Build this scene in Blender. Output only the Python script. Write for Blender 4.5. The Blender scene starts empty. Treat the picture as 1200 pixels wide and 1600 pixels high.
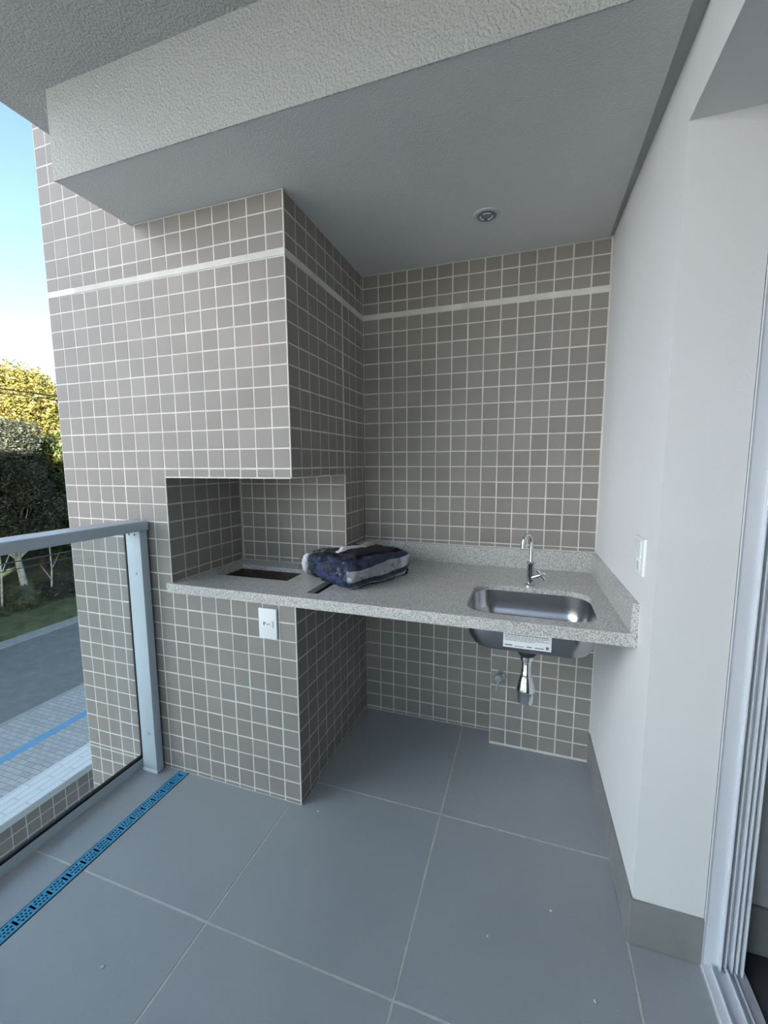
import bpy, bmesh, math, random
from mathutils import Vector, Matrix

random.seed(7)
# All lengths below are in wall-tile pitches (7.7 cm); S turns them into metres.
S = 0.077
# ------------------------------------------------------------------ camera
M = [[0.94644359, -0.32111641, -0.03359745],
     [0.32282779, 0.9395176, 0.11440669],
     [-0.00517247, -0.11912567, 0.99286571]]
CAM = Vector((11.1431939, -18.4632044, 18.4568647))
FPX, PPY = 662.871, 3.936
cd = bpy.data.cameras.new('camera')
cam = bpy.data.objects.new('camera', cd)
bpy.context.scene.collection.objects.link(cam)
cd.sensor_fit = 'VERTICAL'; cd.sensor_height = 36.0; cd.sensor_width = 27.0
cd.lens = FPX / 1600 * 36.0
cd.shift_y = PPY / 1600
cd.clip_start = 0.02; cd.clip_end = 500
cam.matrix_world = Matrix(((M[0][0], M[0][2], -M[0][1], CAM.x * S),
                           (M[1][0], M[1][2], -M[1][1], CAM.y * S),
                           (M[2][0], M[2][2], -M[2][1], CAM.z * S),
                           (0, 0, 0, 1)))
bpy.context.scene.camera = cam
# ------------------------------------------------------------------ sky, sun, exposure
SUN_EL, SUN_AZ = math.radians(15), math.atan2(0.6, -0.8)   # azimuth from +Y towards +X
w = bpy.data.worlds.new('world'); bpy.context.scene.world = w; w.use_nodes = True
wn = w.node_tree.nodes; wl = w.node_tree.links
sky = wn.new('ShaderNodeTexSky'); sky.sky_type = 'NISHITA'; sky.sun_disc = False
sky.sun_elevation = SUN_EL; sky.sun_rotation = SUN_AZ
sky.air_density = 1.0; sky.dust_density = 0.8; sky.ozone_density = 1.6
bg = wn['Background']; bg.inputs[1].default_value = 0.225
wl.new(sky.outputs[0], bg.inputs[0])
sd = bpy.data.lights.new('sun', 'SUN'); sd.energy = 29.0; sd.angle = math.radians(0.6); sd.color = (1.0, 0.93, 0.86)
sun = bpy.data.objects.new('sun', sd); bpy.context.scene.collection.objects.link(sun)
sdir = Vector((math.sin(SUN_AZ) * math.cos(SUN_EL), math.cos(SUN_AZ) * math.cos(SUN_EL), math.sin(SUN_EL)))
sun.rotation_euler = sdir.to_track_quat('Z', 'Y').to_euler()
vs = bpy.context.scene.view_settings
vs.view_transform = 'Standard'; vs.look = 'None'; vs.gamma = 1.0; vs.use_curve_mapping = False
vs.exposure = 0.82
bpy.context.scene.cycles.max_bounces = 10
bpy.context.scene.cycles.diffuse_bounces = 6
bpy.context.scene.cycles.transparent_max_bounces = 24
COL = bpy.context.scene.collection

# ------------------------------------------------------------------ helpers
ORG = {}
def place(o, origin, parent):
    po = ORG.get(parent.name, Vector((0, 0, 0))) if parent else Vector((0, 0, 0))
    o.location = (Vector(origin) - po) * S
    if parent: o.parent = parent
    ORG[o.name] = Vector(origin)

def tag(o, label=None, cat=None, group=None, kind=None):
    if label: o['label'] = label
    if cat: o['category'] = cat
    if group: o['group'] = group
    if kind: o['kind'] = kind
    return o

def empty(name, origin, label=None, cat=None, group=None, kind=None):
    o = bpy.data.objects.new(name, None); COL.objects.link(o)
    o.empty_display_size = 0.05
    place(o, origin, None)
    return tag(o, label, cat, group, kind)

def mk(name, bm, m, parent=None, origin=None, smooth=False, label=None, cat=None, group=None, kind=None):
    """bm is in tile units, in world position; becomes one mesh object"""
    if origin is None:
        if parent: origin = ORG[parent.name]
        else:
            xs = [v.co for v in bm.verts]
            origin = Vector(((min(c.x for c in xs) + max(c.x for c in xs)) / 2,
                             (min(c.y for c in xs) + max(c.y for c in xs)) / 2, min(c.z for c in xs)))
    origin = Vector(origin)
    for v in bm.verts: v.co = (v.co - origin) * S
    me = bpy.data.meshes.new(name)
    bm.to_mesh(me); bm.free()
    for mm in (m if isinstance(m, (list, tuple)) else [m]): me.materials.append(mm)
    if smooth:
        for p in me.polygons: p.use_smooth = True
        me.set_sharp_from_angle(angle=math.radians(38))
    o = bpy.data.objects.new(name, me); COL.objects.link(o)
    place(o, origin, parent)
    return tag(o, label, cat, group, kind)

def merge(bm, t, mi=None):
    me = bpy.data.meshes.new('tmp'); t.to_mesh(me); t.free()
    if mi is not None:
        for p in me.polygons: p.material_index = mi
    bm.from_mesh(me); bpy.data.meshes.remove(me)

def box(bm, x0, x1, y0, y1, z0, z1, bev=0.0, seg=1, mi=None):
    t = bmesh.new(); bmesh.ops.create_cube(t, size=1)
    for v in t.verts:
        v.co = Vector((x0 + (v.co.x + .5) * (x1 - x0), y0 + (v.co.y + .5) * (y1 - y0), z0 + (v.co.z + .5) * (z1 - z0)))
    if bev: bmesh.ops.bevel(t, geom=t.edges[:], offset=bev, segments=seg, affect='EDGES', profile=.6)
    merge(bm, t, mi); return bm

def B(*a, **k): return box(bmesh.new(), *a, **k)

def prism(bm, poly, z0, z1, mi=None):
    t = bmesh.new()
    a = [t.verts.new((x, y, z0)) for x, y in poly]; b = [t.verts.new((x, y, z1)) for x, y in poly]
    n = len(poly)
    t.faces.new(a[::-1]); t.faces.new(b)
    for i in range(n): t.faces.new((a[i], a[(i + 1) % n], b[(i + 1) % n], b[i]))
    bmesh.ops.recalc_face_normals(t, faces=t.faces[:])
    merge(bm, t, mi); return bm

def plate(bm, outer, holes, z0, z1):
    """flat plate with through holes, outlines in xy"""
    t = bmesh.new(); es = []
    for loop in [outer] + holes:
        vs_ = [t.verts.new((x, y, z0)) for x, y in loop]
        for i in range(len(vs_)): es.append(t.edges.new((vs_[i], vs_[(i + 1) % len(vs_)])))
    bmesh.ops.triangle_fill(t, edges=es, use_beauty=True, use_dissolve=False)
    r = bmesh.ops.extrude_face_region(t, geom=t.faces[:])
    for v in [g for g in r['geom'] if isinstance(g, bmesh.types.BMVert)]: v.co.z = z1
    bmesh.ops.recalc_face_normals(t, faces=t.faces[:])
    merge(bm, t); return bm

def tube(bm, pts, rad, n=12, caps=True):
    pts = [Vector(p) for p in pts]; rads = rad if isinstance(rad, (list, tuple)) else [rad] * len(pts)
    rings = []; prev = None
    for i, p in enumerate(pts):
        d = (pts[min(i + 1, len(pts) - 1)] - pts[max(i - 1, 0)]).normalized()
        if prev is None:
            u = d.cross(Vector((0, 0, 1)) if abs(d.z) < .9 else Vector((1, 0, 0))).normalized()
        else:
            u = (prev - d * prev.dot(d)).normalized()
        prev = u; v = d.cross(u)
        rings.append([bm.verts.new(p + (u * math.cos(a) + v * math.sin(a)) * rads[i]) for a in [2 * math.pi * k / n for k in range(n)]])
    for a, b in zip(rings, rings[1:]):
        for k in range(n): bm.faces.new((a[k], a[(k + 1) % n], b[(k + 1) % n], b[k]))
    if caps: bm.faces.new(rings[0][::-1]); bm.faces.new(rings[-1])
    return bm

def lathe(bm, c, prof, n=24, axis='z'):
    c = Vector(c); rings = []
    for r, h in prof:
        ring = []
        for k in range(n):
            a = 2 * math.pi * k / n; x, y = r * math.cos(a), r * math.sin(a)
            p = {'z': Vector((x, y, h)), 'y': Vector((x, h, y)), 'x': Vector((h, x, y))}[axis]
            ring.append(bm.verts.new(c + p))
        rings.append(ring)
    for a, b in zip(rings, rings[1:]):
        for k in range(n): bm.faces.new((a[k], a[(k + 1) % n], b[(k + 1) % n], b[k]))
    bm.faces.new(rings[0][::-1]); bm.faces.new(rings[-1])
    bmesh.ops.recalc_face_normals(bm, faces=bm.faces[:])
    return bm

def rrect(cx, cy, hx, hy, r, n=8):
    out = []
    for sx, sy, a0 in ((1, 1, 0), (-1, 1, 90), (-1, -1, 180), (1, -1, 270)):
        for k in range(n + 1):
            a = math.radians(a0 + 90 * k / n)
            out.append((cx + sx * (hx - r) + r * math.cos(a), cy + sy * (hy - r) + r * math.sin(a)))
    return out

def project(p):
    d = Vector(p) - CAM
    x = M[0][0] * d.x + M[1][0] * d.y + M[2][0] * d.z
    y = M[0][1] * d.x + M[1][1] * d.y + M[2][1] * d.z
    z = M[0][2] * d.x + M[1][2] * d.y + M[2][2] * d.z
    if y < .1: return None
    return 600 + FPX * x / y, 800 + PPY - FPX * z / y

# ------------------------------------------------------------------ materials
def mat(name, color, rough=.5, metal=0, spec=.5):
    m = bpy.data.materials.new(name); m.use_nodes = True
    b = m.node_tree.nodes['Principled BSDF']
    b.inputs['Base Color'].default_value = (*color, 1); b.inputs['Roughness'].default_value = rough
    b.inputs['Metallic'].default_value = metal; b.inputs['Specular IOR Level'].default_value = spec
    return m, m.node_tree.nodes, m.node_tree.links, b

def coords(n, l, scale=1, kind='Object'):
    tc = n.new('ShaderNodeTexCoord'); mp = n.new('ShaderNodeMapping')
    mp.inputs['Scale'].default_value = (scale,) * 3 if not isinstance(scale, tuple) else scale
    if kind == 'World':
        g = n.new('ShaderNodeNewGeometry'); l.new(g.outputs['Position'], mp.inputs[0])
    else: l.new(tc.outputs[kind], mp.inputs[0])
    return mp.outputs[0]

def noise(n, l, vec, scale, detail=4, rough=.6):
    t = n.new('ShaderNodeTexNoise'); t.inputs['Scale'].default_value = scale
    t.inputs['Detail'].default_value = detail; t.inputs['Roughness'].default_value = rough
    l.new(vec, t.inputs['Vector']); return t.outputs['Fac']

def ramp(n, l, fac, stops):
    r = n.new('ShaderNodeValToRGB'); e = r.color_ramp.elements
    while len(e) < len(stops): e.new(.5)
    for i, (p, c) in enumerate(stops): e[i].position = p; e[i].color = (*c, 1) if len(c) == 3 else c
    l.new(fac, r.inputs[0]); return r.outputs[0]

def bump(n, l, b, h, strength, dist):
    bp = n.new('ShaderNodeBump'); bp.inputs['Strength'].default_value = strength; bp.inputs['Distance'].default_value = dist
    l.new(h, bp.inputs['Height']); l.new(bp.outputs[0], b.inputs['Normal'])

def mixc(n, l, f, a, c):
    mx = n.new('ShaderNodeMix'); mx.data_type = 'RGBA'
    if isinstance(f, float): mx.inputs[0].default_value = f
    else: l.new(f, mx.inputs[0])
    for i, v in ((6, a), (7, c)):
        if isinstance(v, tuple): mx.inputs[i].default_value = (*v, 1)
        else: l.new(v, mx.inputs[i])
    return mx.outputs[2]

def m_tile():
    m, n, l, b = mat('glazed_mosaic_tile', (.3, .28, .26), .5, 0, .3)
    v = coords(n, l, 1, 'World'); oi = n.new('ShaderNodeObjectInfo')
    c1 = ramp(n, l, oi.outputs['Random'], [(0, (.246, .226, .212)), (1, (.280, .257, .242))])
    f = noise(n, l, v, 5, 5)
    c2 = mixc(n, l, f, (.84, .84, .85), (1.12, 1.12, 1.1))
    mm = n.new('ShaderNodeMix'); mm.data_type = 'RGBA'; mm.blend_type = 'MULTIPLY'; mm.inputs[0].default_value = 1
    l.new(c1, mm.inputs[6]); l.new(c2, mm.inputs[7]); l.new(mm.outputs[2], b.inputs['Base Color'])
    bump(n, l, b, noise(n, l, v, 60, 3), .08, .002)
    return m
def m_grout():
    m, n, l, b = mat('white_grout', (.62, .60, .56), .85)
    v = coords(n, l, 1, 'World')
    l.new(ramp(n, l, noise(n, l, v, 9, 5), [(.3, (.55, .535, .51)), (.65, (.68, .665, .64))]), b.inputs['Base Color'])
    bump(n, l, b, noise(n, l, v, 150, 3), .3, .002); return m
def m_stucco(name, c, sc, st, dist):
    m, n, l, b = mat(name, c, .85, 0, .25)
    v = coords(n, l, 1, 'World')
    f = noise(n, l, v, sc, 3, .45)
    f2 = ramp(n, l, f, [(.38, (0, 0, 0)), (.62, (1, 1, 1))])
    bump(n, l, b, f2, st, dist)
    big = noise(n, l, v, 1.3, 4)
    l.new(mixc(n, l, big, tuple(x * .94 for x in c), tuple(min(1, x * 1.05) for x in c)), b.inputs['Base Color'])
    return m
def m_floor():
    m, n, l, b = mat('grey_porcelain', (.13, .13, .13), .5)
    v = coords(n, l, 1, 'World'); oi = n.new('ShaderNodeObjectInfo')
    f = noise(n, l, v, 2.2, 8, .65); f3 = noise(n, l, v, 220, 2, .7)
    c = mixc(n, l, f, (.31, .335, .355), (.38, .405, .425))
    c = mixc(n, l, ramp(n, l, f3, [(.60, (0, 0, 0)), (.72, (1, 1, 1))]), c, (.44, .45, .45))
    l.new(c, b.inputs['Base Color'])
    l.new(ramp(n, l, f, [(.3, (.40,) * 3), (.7, (.55,) * 3)]), b.inputs['Roughness'])
    bump(n, l, b, noise(n, l, v, 120, 4), .1, .001); return m
def m_granite():
    m, n, l, b = mat('speckled_grey_granite', (.4, .39, .37), .28)
    v = coords(n, l, 1, 'World')
    vo = n.new('ShaderNodeTexVoronoi'); vo.inputs['Scale'].default_value = 330; l.new(v, vo.inputs['Vector'])
    c1 = ramp(n, l, vo.outputs['Color'], [(.12, (.18, .18, .18)), (.30, (.42, .41, .39)), (.55, (.55, .545, .52)), (.85, (.68, .67, .645))])
    f = noise(n, l, v, 170, 4, .7)
    c2 = mixc(n, l, ramp(n, l, f, [(.36, (1, 1, 1)), (.46, (0, 0, 0))]), c1, (.22, .22, .22))
    f2 = noise(n, l, v, 7, 6, .7)
    c3 = mixc(n, l, ramp(n, l, f2, [(.48, (0, 0, 0)), (.75, (.55,) * 3)]), c2, (.42, .42, .41))
    l.new(c3, b.inputs['Base Color']); bump(n, l, b, f, .05, .001); return m
def m_leaf(name, a, c):
    m, n, l, b = mat(name, a, .55)
    v = coords(n, l, 1, 'World')
    l.new(ramp(n, l, noise(n, l, v, 1.6, 5), [(.35, a), (.62, c)]), b.inputs['Base Color'])
    b.inputs['Subsurface Weight'].default_value = 0
    tr = n.new('ShaderNodeBsdfTranslucent'); tr.inputs[0].default_value = (*[min(1, x * 1.3) for x in c], 1)
    mx = n.new('ShaderNodeMixShader'); mx.inputs[0].default_value = .35
    l.new(b.outputs[0], mx.inputs[1]); l.new(tr.outputs[0], mx.inputs[2])
    l.new(mx.outputs[0], n['Material Output'].inputs[0]); return m
def m_noisy(name, a, c, sc, rough=.8, bs=.3, bd=.01, metal=0):
    m, n, l, b = mat(name, a, rough, metal)
    v = coords(n, l, 1, 'World'); f = noise(n, l, v, sc, 7, .65)
    l.new(ramp(n, l, f, [(.32, a), (.68, c)]), b.inputs['Base Color']); bump(n, l, b, f, bs, bd); return m
def m_glass():
    m, n, l, b = mat('balustrade_glass', (1, 1, 1), .0)
    tr = n.new('ShaderNodeBsdfTransparent'); tr.inputs[0].default_value = (.88, .93, .93, 1)
    gl = n.new('ShaderNodeBsdfGlossy'); gl.inputs['Roughness'].default_value = .0
    lw = n.new('ShaderNodeLayerWeight'); lw.inputs[0].default_value = .5
    pw = n.new('ShaderNodeMath'); pw.operation = 'POWER'; l.new(lw.outputs['Facing'], pw.inputs[0]); pw.inputs[1].default_value = 5
    fr = n.new('ShaderNodeMath'); fr.operation = 'MULTIPLY_ADD'; l.new(pw.outputs[0], fr.inputs[0]); fr.inputs[1].default_value = .92; fr.inputs[2].default_value = .035
    mx = n.new('ShaderNodeMixShader')
    l.new(fr.outputs[0], mx.inputs[0]); l.new(tr.outputs[0], mx.inputs[1]); l.new(gl.outputs[0], mx.inputs[2])
    l.new(mx.outputs[0], n['Material Output'].inputs[0]); return m
def m_plastic():
    m, n, l, b = mat('clear_plastic_film', (1, 1, 1), .0)
    tr = n.new('ShaderNodeBsdfTransparent'); tr.inputs[0].default_value = (.95, .96, .97, 1)
    gl = n.new('ShaderNodeBsdfGlossy'); gl.inputs['Roughness'].default_value = .06
    v = coords(n, l, 1, 'World')
    bp = n.new('ShaderNodeBump'); bp.inputs['Strength'].default_value = 1; bp.inputs['Distance'].default_value = .06
    l.new(noise(n, l, v, 24, 2, .5), bp.inputs['Height']); l.new(bp.outputs[0], gl.inputs['Normal'])
    lw = n.new('ShaderNodeLayerWeight'); lw.inputs[0].default_value = .33; l.new(bp.outputs[0], lw.inputs['Normal'])
    mx = n.new('ShaderNodeMixShader')
    l.new(lw.outputs['Fresnel'], mx.inputs[0]); l.new(tr.outputs[0], mx.inputs[1]); l.new(gl.outputs[0], mx.inputs[2])
    l.new(mx.outputs[0], n['Material Output'].inputs[0]); return m
def m_pavers(name='concrete_pavers', ca=(.44, .44, .43), cb=(.54, .53, .52), cm=(.28, .28, .27), rot=0):
    m, n, l, b = mat(name, (.3, .3, .3), .85)
    v = coords(n, l, 1, 'World')
    br = n.new('ShaderNodeTexBrick'); br.inputs['Scale'].default_value = 1
    br.inputs['Brick Width'].default_value = .2; br.inputs['Row Height'].default_value = .1
    br.inputs['Mortar Size'].default_value = .006
    br.inputs['Color1'].default_value = (*ca, 1); br.inputs['Color2'].default_value = (*cb, 1)
    br.inputs['Mortar'].default_value = (*cm, 1)
    if rot:
        v.node.inputs['Rotation'].default_value = (0, 0, rot)
        br.inputs['Row Height'].default_value = .055
    l.new(v, br.inputs['Vector']); l.new(br.outputs['Color'], b.inputs['Base Color'])
    bump(n, l, b, br.outputs['Fac'], -.5, .004); return m

TILE, GROUT = m_tile(), m_grout()
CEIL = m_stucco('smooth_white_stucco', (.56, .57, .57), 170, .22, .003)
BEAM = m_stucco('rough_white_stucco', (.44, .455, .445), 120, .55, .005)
WALL = m_stucco('white_wall_paint', (.70, .705, .71), 200, .1, .001)
FLOOR, GRAN = m_floor(), m_granite()
FGROUT = m_noisy('light_floor_grout', (.46, .45, .43), (.62, .61, .58), 20)
SKIRT = m_noisy('grey_skirting_porcelain', (.20, .205, .205), (.26, .265, .265), 6, .5, .05, .001)
ALU = m_noisy('pale_blue_grey_aluminium', (.42, .50, .57), (.46, .54, .61), 2, .32, .02, .001)
WALU = m_noisy('white_aluminium', (.60, .63, .68), (.64, .67, .72), 2, .35, .02, .001)
DARK = mat('dark_shadow_gap_channel', (.035, .038, .04), .7)[0]
BLACK = mat('black_rubber', (.012, .012, .014), .6)[0]
GREYMET = mat('grey_metal_channel', (.34, .35, .35), .5)[0]
STEEL = mat('brushed_stainless_steel', (.40, .40, .41), .26, 1)[0]
CHROME = mat('chrome', (.72, .73, .75), .08, 1)[0]
WPLAST = mat('white_plastic', (.78, .80, .82), .35)[0]
HOLE = mat('dark_socket_hole', (.03, .03, .035), .6)[0]
BLUEF = m_noisy('blue_protective_film', (.05, .28, .47), (.07, .34, .55), 12, .35, .1, .002)
BLUEM = m_noisy('blue_street_channel_film', (.16, .38, .60), (.20, .45, .68), 2, .5)
RUST = m_noisy('sooty_brown_brick', (.045, .036, .028), (.10, .078, .058), 14, .9)
GLASS, PLASTIC = m_glass(), m_plastic()
PAVE = m_pavers()
ASPH = m_noisy('worn_asphalt', (.20, .20, .195), (.27, .265, .255), 3, .9, .3, .01)
CONC = m_noisy('pale_concrete', (.36, .36, .35), (.46, .46, .44), 3, .85)
WCONC = m_noisy('white_painted_masonry', (.66, .67, .67), (.74, .75, .75), 3, .8)
GRASS = m_noisy('verge_grass', (.05, .085, .025), (.17, .17, .08), 2.2, .95, .8, .05)
BARK = m_noisy('pale_mottled_bark', (.22, .21, .18), (.72, .70, .64), 5, .9)
BARKD = m_noisy('dark_bark', (.05, .042, .032), (.12, .10, .075), 6, .9)
LEAFY = m_leaf('yellow_green_leaf', (.085, .10, .022), (.20, .165, .04))
LEAFD = m_leaf('dark_green_leaf', (.035, .06, .02), (.085, .12, .04))
LEAFG = m_leaf('grey_green_leaf', (.03, .038, .026), (.075, .085, .055))
STEELC = mat('galvanised_cable', (.06, .06, .065), .6)[0]

# ------------------------------------------------------------------ tiling
GAP, TH = .072, .010
_tc = {}
def tile_mesh(wd, hg, name='tile', matl=None, th=TH, ch=.010):
    """shared bevelled tile, local x width, local y height, local z outwards (metres)"""
    k = (round(wd, 2), round(hg, 2), name)
    if k in _tc: return _tc[k]
    bm = bmesh.new(); a, b = k[0] / 2, k[1] / 2
    r = []
    for (x, y, z) in ((a, b, -.03), (a, b, th - ch), (a - ch, b - ch, th)):
        r.append([bm.verts.new(Vector((sx * x, sy * y, z)) * S) for sx, sy in ((-1, -1), (1, -1), (1, 1), (-1, 1))])
    for p, q in zip(r, r[1:]):
        for i in range(4): bm.faces.new((p[i], p[(i + 1) % 4], q[(i + 1) % 4], q[i]))
    bm.faces.new(r[2])
    me = bpy.data.meshes.new(name); bm.to_mesh(me); bm.free(); me.materials.append(matl or TILE)
    _tc[k] = me; return me

def cells(regions, ul, vl, minw=.17):
    out = []
    for (u0, u1, v0, v1) in regions:
        us = [u0] + [u for u in sorted(ul) if u0 + 1e-3 < u < u1 - 1e-3] + [u1]
        vs_ = [v0] + [v for v in sorted(vl) if v0 + 1e-3 < v < v1 - 1e-3] + [v1]
        for a, b in zip(us, us[1:]):
            for c, d in zip(vs_, vs_[1:]):
                if b - a > minw and d - c > minw: out.append((a, b, c, d))
    return out

def tile_jobs(face, O, U, V, N, regions, ul, vl):
    """list of (area in px, centre, matrix, w, h)"""
    U, V, N = Vector(U), Vector(V), Vector(N); O = Vector(O); jobs = []
    for (a, b, c, d) in cells(regions, ul, vl):
        ctr = O + U * (a + b) / 2 + V * (c + d) / 2
        area = 0
        ps = [project(O + U * x + V * y) for x, y in ((a, c), (b, c), (b, d), (a, d))]
        if all(ps) and any(-30 < p[0] < 1230 and -30 < p[1] < 1630 for p in ps) and N.dot(CAM - ctr) > 0:
            area = abs(sum(ps[i][0] * ps[(i + 1) % 4][1] - ps[(i + 1) % 4][0] * ps[i][1] for i in range(4))) / 2
        R = Matrix((U, V, N)).transposed().to_4x4()
        jit = Matrix.Rotation(random.gauss(0, .0035), 4, 'X') @ Matrix.Rotation(random.gauss(0, .0035), 4, 'Y') @ Matrix.Rotation(random.gauss(0, .002), 4, 'Z')
        ctr = ctr + U * random.gauss(0, .005) + V * random.gauss(0, .005) + N * random.uniform(-.004, .004)
        jobs.append((area, ctr, R @ jit, b - a - GAP, d - c - GAP))
    return jobs

def lay(parent, jobs, name='tile', limit=300, rest='small_tiles'):
    jobs.sort(key=lambda j: -j[0])
    po = ORG[parent.name]
    for area, c, R, wd, hg in jobs[:limit]:
        o = bpy.data.objects.new(name, tile_mesh(wd, hg)); COL.objects.link(o)
        o.parent = parent; o.matrix_local = Matrix.Translation((c - po) * S) @ R
    if jobs[limit:]:
        bm = bmesh.new()
        for area, c, R, wd, hg in jobs[limit:]:
            t = bmesh.new(); t.from_mesh(tile_mesh(wd, hg))
            t.transform(Matrix.Translation((c - po) * S) @ R); merge(bm, t)
        me = bpy.data.meshes.new(rest); bm.to_mesh(me); bm.free(); me.materials.append(TILE)
        o = bpy.data.objects.new(rest, me); COL.objects.link(o); o.parent = parent; o['kind'] = 'stuff'

Z0, H, D = .24, 31.0, 9.84
BL, BT = 28.15, 28.45            # plain band
rowsz = [Z0 + k for k in range(-14, 28)] + [29.17 + k for k in range(0, 9)]
XH, YH, ZH = (1, 0, 0), (0, 1, 0), (0, 0, 1)
CT, CB = 11.74, 11.2             # counter top, underside
def wx(y): return 15.17 + (D - y) * (.25 / 11.66)     # slightly flared right wall

# ================================================================== SETTING
# ---- building mass round the balcony (carries the shade the photograph shows)
for q in [(-15.9, 120, D + .6, 60, -52, 126),        # beside the balcony
          (-11.0, 120, -30, D + .6, 38.6, 130), (15.6, 120, -250, -30, -4, 130),     # storeys above, wing behind
          (-9.0, 120, -30, D + .6, -52, -4), (15.6, 120, -250, -30, -52, -4),        # storeys below
          (-11.85, 120, -30, D + .6, -4, -1.02), (80, 120, -30, D + .6, -1, 38.5)]:   # floor slab, rooms behind
    mk('wall_outside', B(*q), WCONC, kind='structure')

# ---- floor
fl = mk('floor', box(box(box(B(-11.15, -8.40, -30, .1, -1.0, -.012), -8.40, -7.62, -30, .1, -1, -.62), -7.62, 15.5, -30, D + .2, -1.0, -.012), 15.5, 17.75, -30, -1.75, -1, -.012), FGROUT, origin=(0, 0, 0), kind='structure')
xs_col = [(-10.85, -8.40), (-7.62, -.65), (-.65, 7.27), (7.27, 15.33), (15.33, 17.72)]
ys_row = [(-6.5 + 8.27 * k, -6.5 + 8.27 * (k + 1)) for k in range(-3, 2)]
ft = {}
for ci, (xa, xb) in enumerate(xs_col):
    for (ya, yb) in ys_row:
        ymax = D if ci in (2, 3) else 0
        if ci == 4: ymax = -1.86
        yb2 = min(yb, ymax)
        if ci == 2 and yb2 > 0: pass
        if yb2 - ya < .3: continue
        g = .04
        x0 = xa + g; x1 = xb - g; y0 = ya + g; y1 = yb2 - (g if yb2 == yb else .0)
        parts = [(x0, x1, y0, y1)]
        if ci == 2 and y1 > 0:      # the barbecue stands on this column's far left part
            parts = [(0.02, x1, y0, y1)] if y0 > 0 else []
            if y0 < 0:
                o = mk('floor_tile', prism(bmesh.new(), [(x0, y0), (x1, y0), (x1, y1), (.02, y1), (.02, 0), (x0, 0)], -.1, 0), FLOOR, fl)
        for (a, b_, c, d) in parts:
            if b_ - a < .2 or d - c < .2: continue
            k = (round(b_ - a, 2), round(d - c, 2))
            if k not in ft:
                t = B(-k[0] / 2 * S, k[0] / 2 * S, -k[1] / 2 * S, k[1] / 2 * S, -.10 * S, 0, bev=.012 * S)
                me = bpy.data.meshes.new('floor_tile'); t.to_mesh(me); t.free(); me.materials.append(FLOOR); ft[k] = me
            o = bpy.data.objects.new('floor_tile', ft[k]); COL.objects.link(o); o.parent = fl
            o.location = Vector(((a + b_) / 2, (c + d) / 2, 0)) * S

# ---- back wall with the pipe casing
bm = bmesh.new()
box(bm, .04, 19.4, D, D + .6, -1, 38.5)
box(bm, 9.2, 15.45, 8.55, D + .05, -.5, CB - .05)
wb = mk('wall_back', bm, GROUT, origin=(7, D, 0), kind='structure')
jobs = tile_jobs('back', (0, D, 0), XH, ZH, (0, -1, 0),
                 [(.03, 9.2, .0, CB), (.03, 15.12, 12.98, BL), (.03, 15.12, BT, H)], [.15 + i for i in range(1, 15)], rowsz)
jobs += tile_jobs('bump', (0, 8.55, 0), XH, ZH, (0, -1, 0), [(9.2, 15.18, 0, CB - .05)], [9.2 + 1.01 * i for i in range(1, 6)], [.12 + k for k in range(0, 12)])
jobs += tile_jobs('bumpside', (9.2, 0, 0), YH, ZH, (-1, 0, 0), [(8.55, D, 0, CB - .05)], [8.55 + 1.0], [.12 + k for k in range(0, 12)])
lay(wb, jobs)
mk('grout_band', B(.02, 15.1, D - .03, D + .1, BL + .02, BT - .02), GROUT, wb, label='plain cream band between the tile rows')

# ---- right wall, lintel, reveal
bm = bmesh.new()
prism(bm, [(wx(D), D), (wx(-1.82), -1.82), (17.75, -1.82), (17.75, -.66), (19.4, -.66), (19.4, D)], -1, 38.5)
prism(bm, [(wx(-1.82), -1.82), (wx(-1.82), -30), (17.75, -30), (17.75, -1.82)], 28.85, 38.5)
prism(bm, [(wx(-1.82), -26), (wx(-1.82), -30), (19.6, -30), (19.6, -26)], -1, 28.85)
prism(bm, [(17.75, -1.82), (17.75, -30), (19.6, -30), (19.6, -1.82)], 29.0, 38.5)
wr = mk('wall_right', bm, WALL, kind='structure')
# interior room beyond the door
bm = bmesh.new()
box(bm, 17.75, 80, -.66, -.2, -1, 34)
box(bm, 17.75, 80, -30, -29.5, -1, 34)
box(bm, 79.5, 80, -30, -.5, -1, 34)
mk('wall_inside', bm, m_noisy('shade_greyed_interior', (.42, .42, .42), (.46, .46, .46), 3, .85, .05, .001), kind='structure')  # walls greyed to stand in for the dim shade of the room
mk('ceiling_inside', B(17.8, 80, -30, -.5, 31, 31.5), CEIL, kind='structure')
mk('floor_inside', B(19.1, 80, -30, -.66, -1, -.0), mat('dark_interior_floor', (.05, .05, .052), .45)[0], kind='structure')
mk('baseboard_inside', B(18.9, 80, -.80, -.66, 0, 1.95, bev=.01), SKIRT, kind='structure')

# ---- ceilings
bm = bmesh.new()
box(bm, -9.25, 14.98, -3.75, -.04, H, 34.5); box(bm, .03, 14.98, -.05, D, H, 34.5)
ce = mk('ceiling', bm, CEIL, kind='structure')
mk('trim_1', B(-9.30, 14.99, -3.80, -3.74, H - .02, 34.75), BEAM, kind='structure')
mk('trim_2', box(B(14.98, 15.45, -3.75, D, 31.12, 31.3), 14.95, 14.985, -3.75, D, H - .02, 31.2), GREYMET, kind='structure')
bm = bmesh.new()
box(bm, -11.85, 15.6, -30, -.04, 34.65, 38.6); box(bm, .05, 15.6, -.05, D, 34.65, 38.6)
mk('ceiling_upper', bm, BEAM, kind='structure')

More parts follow.
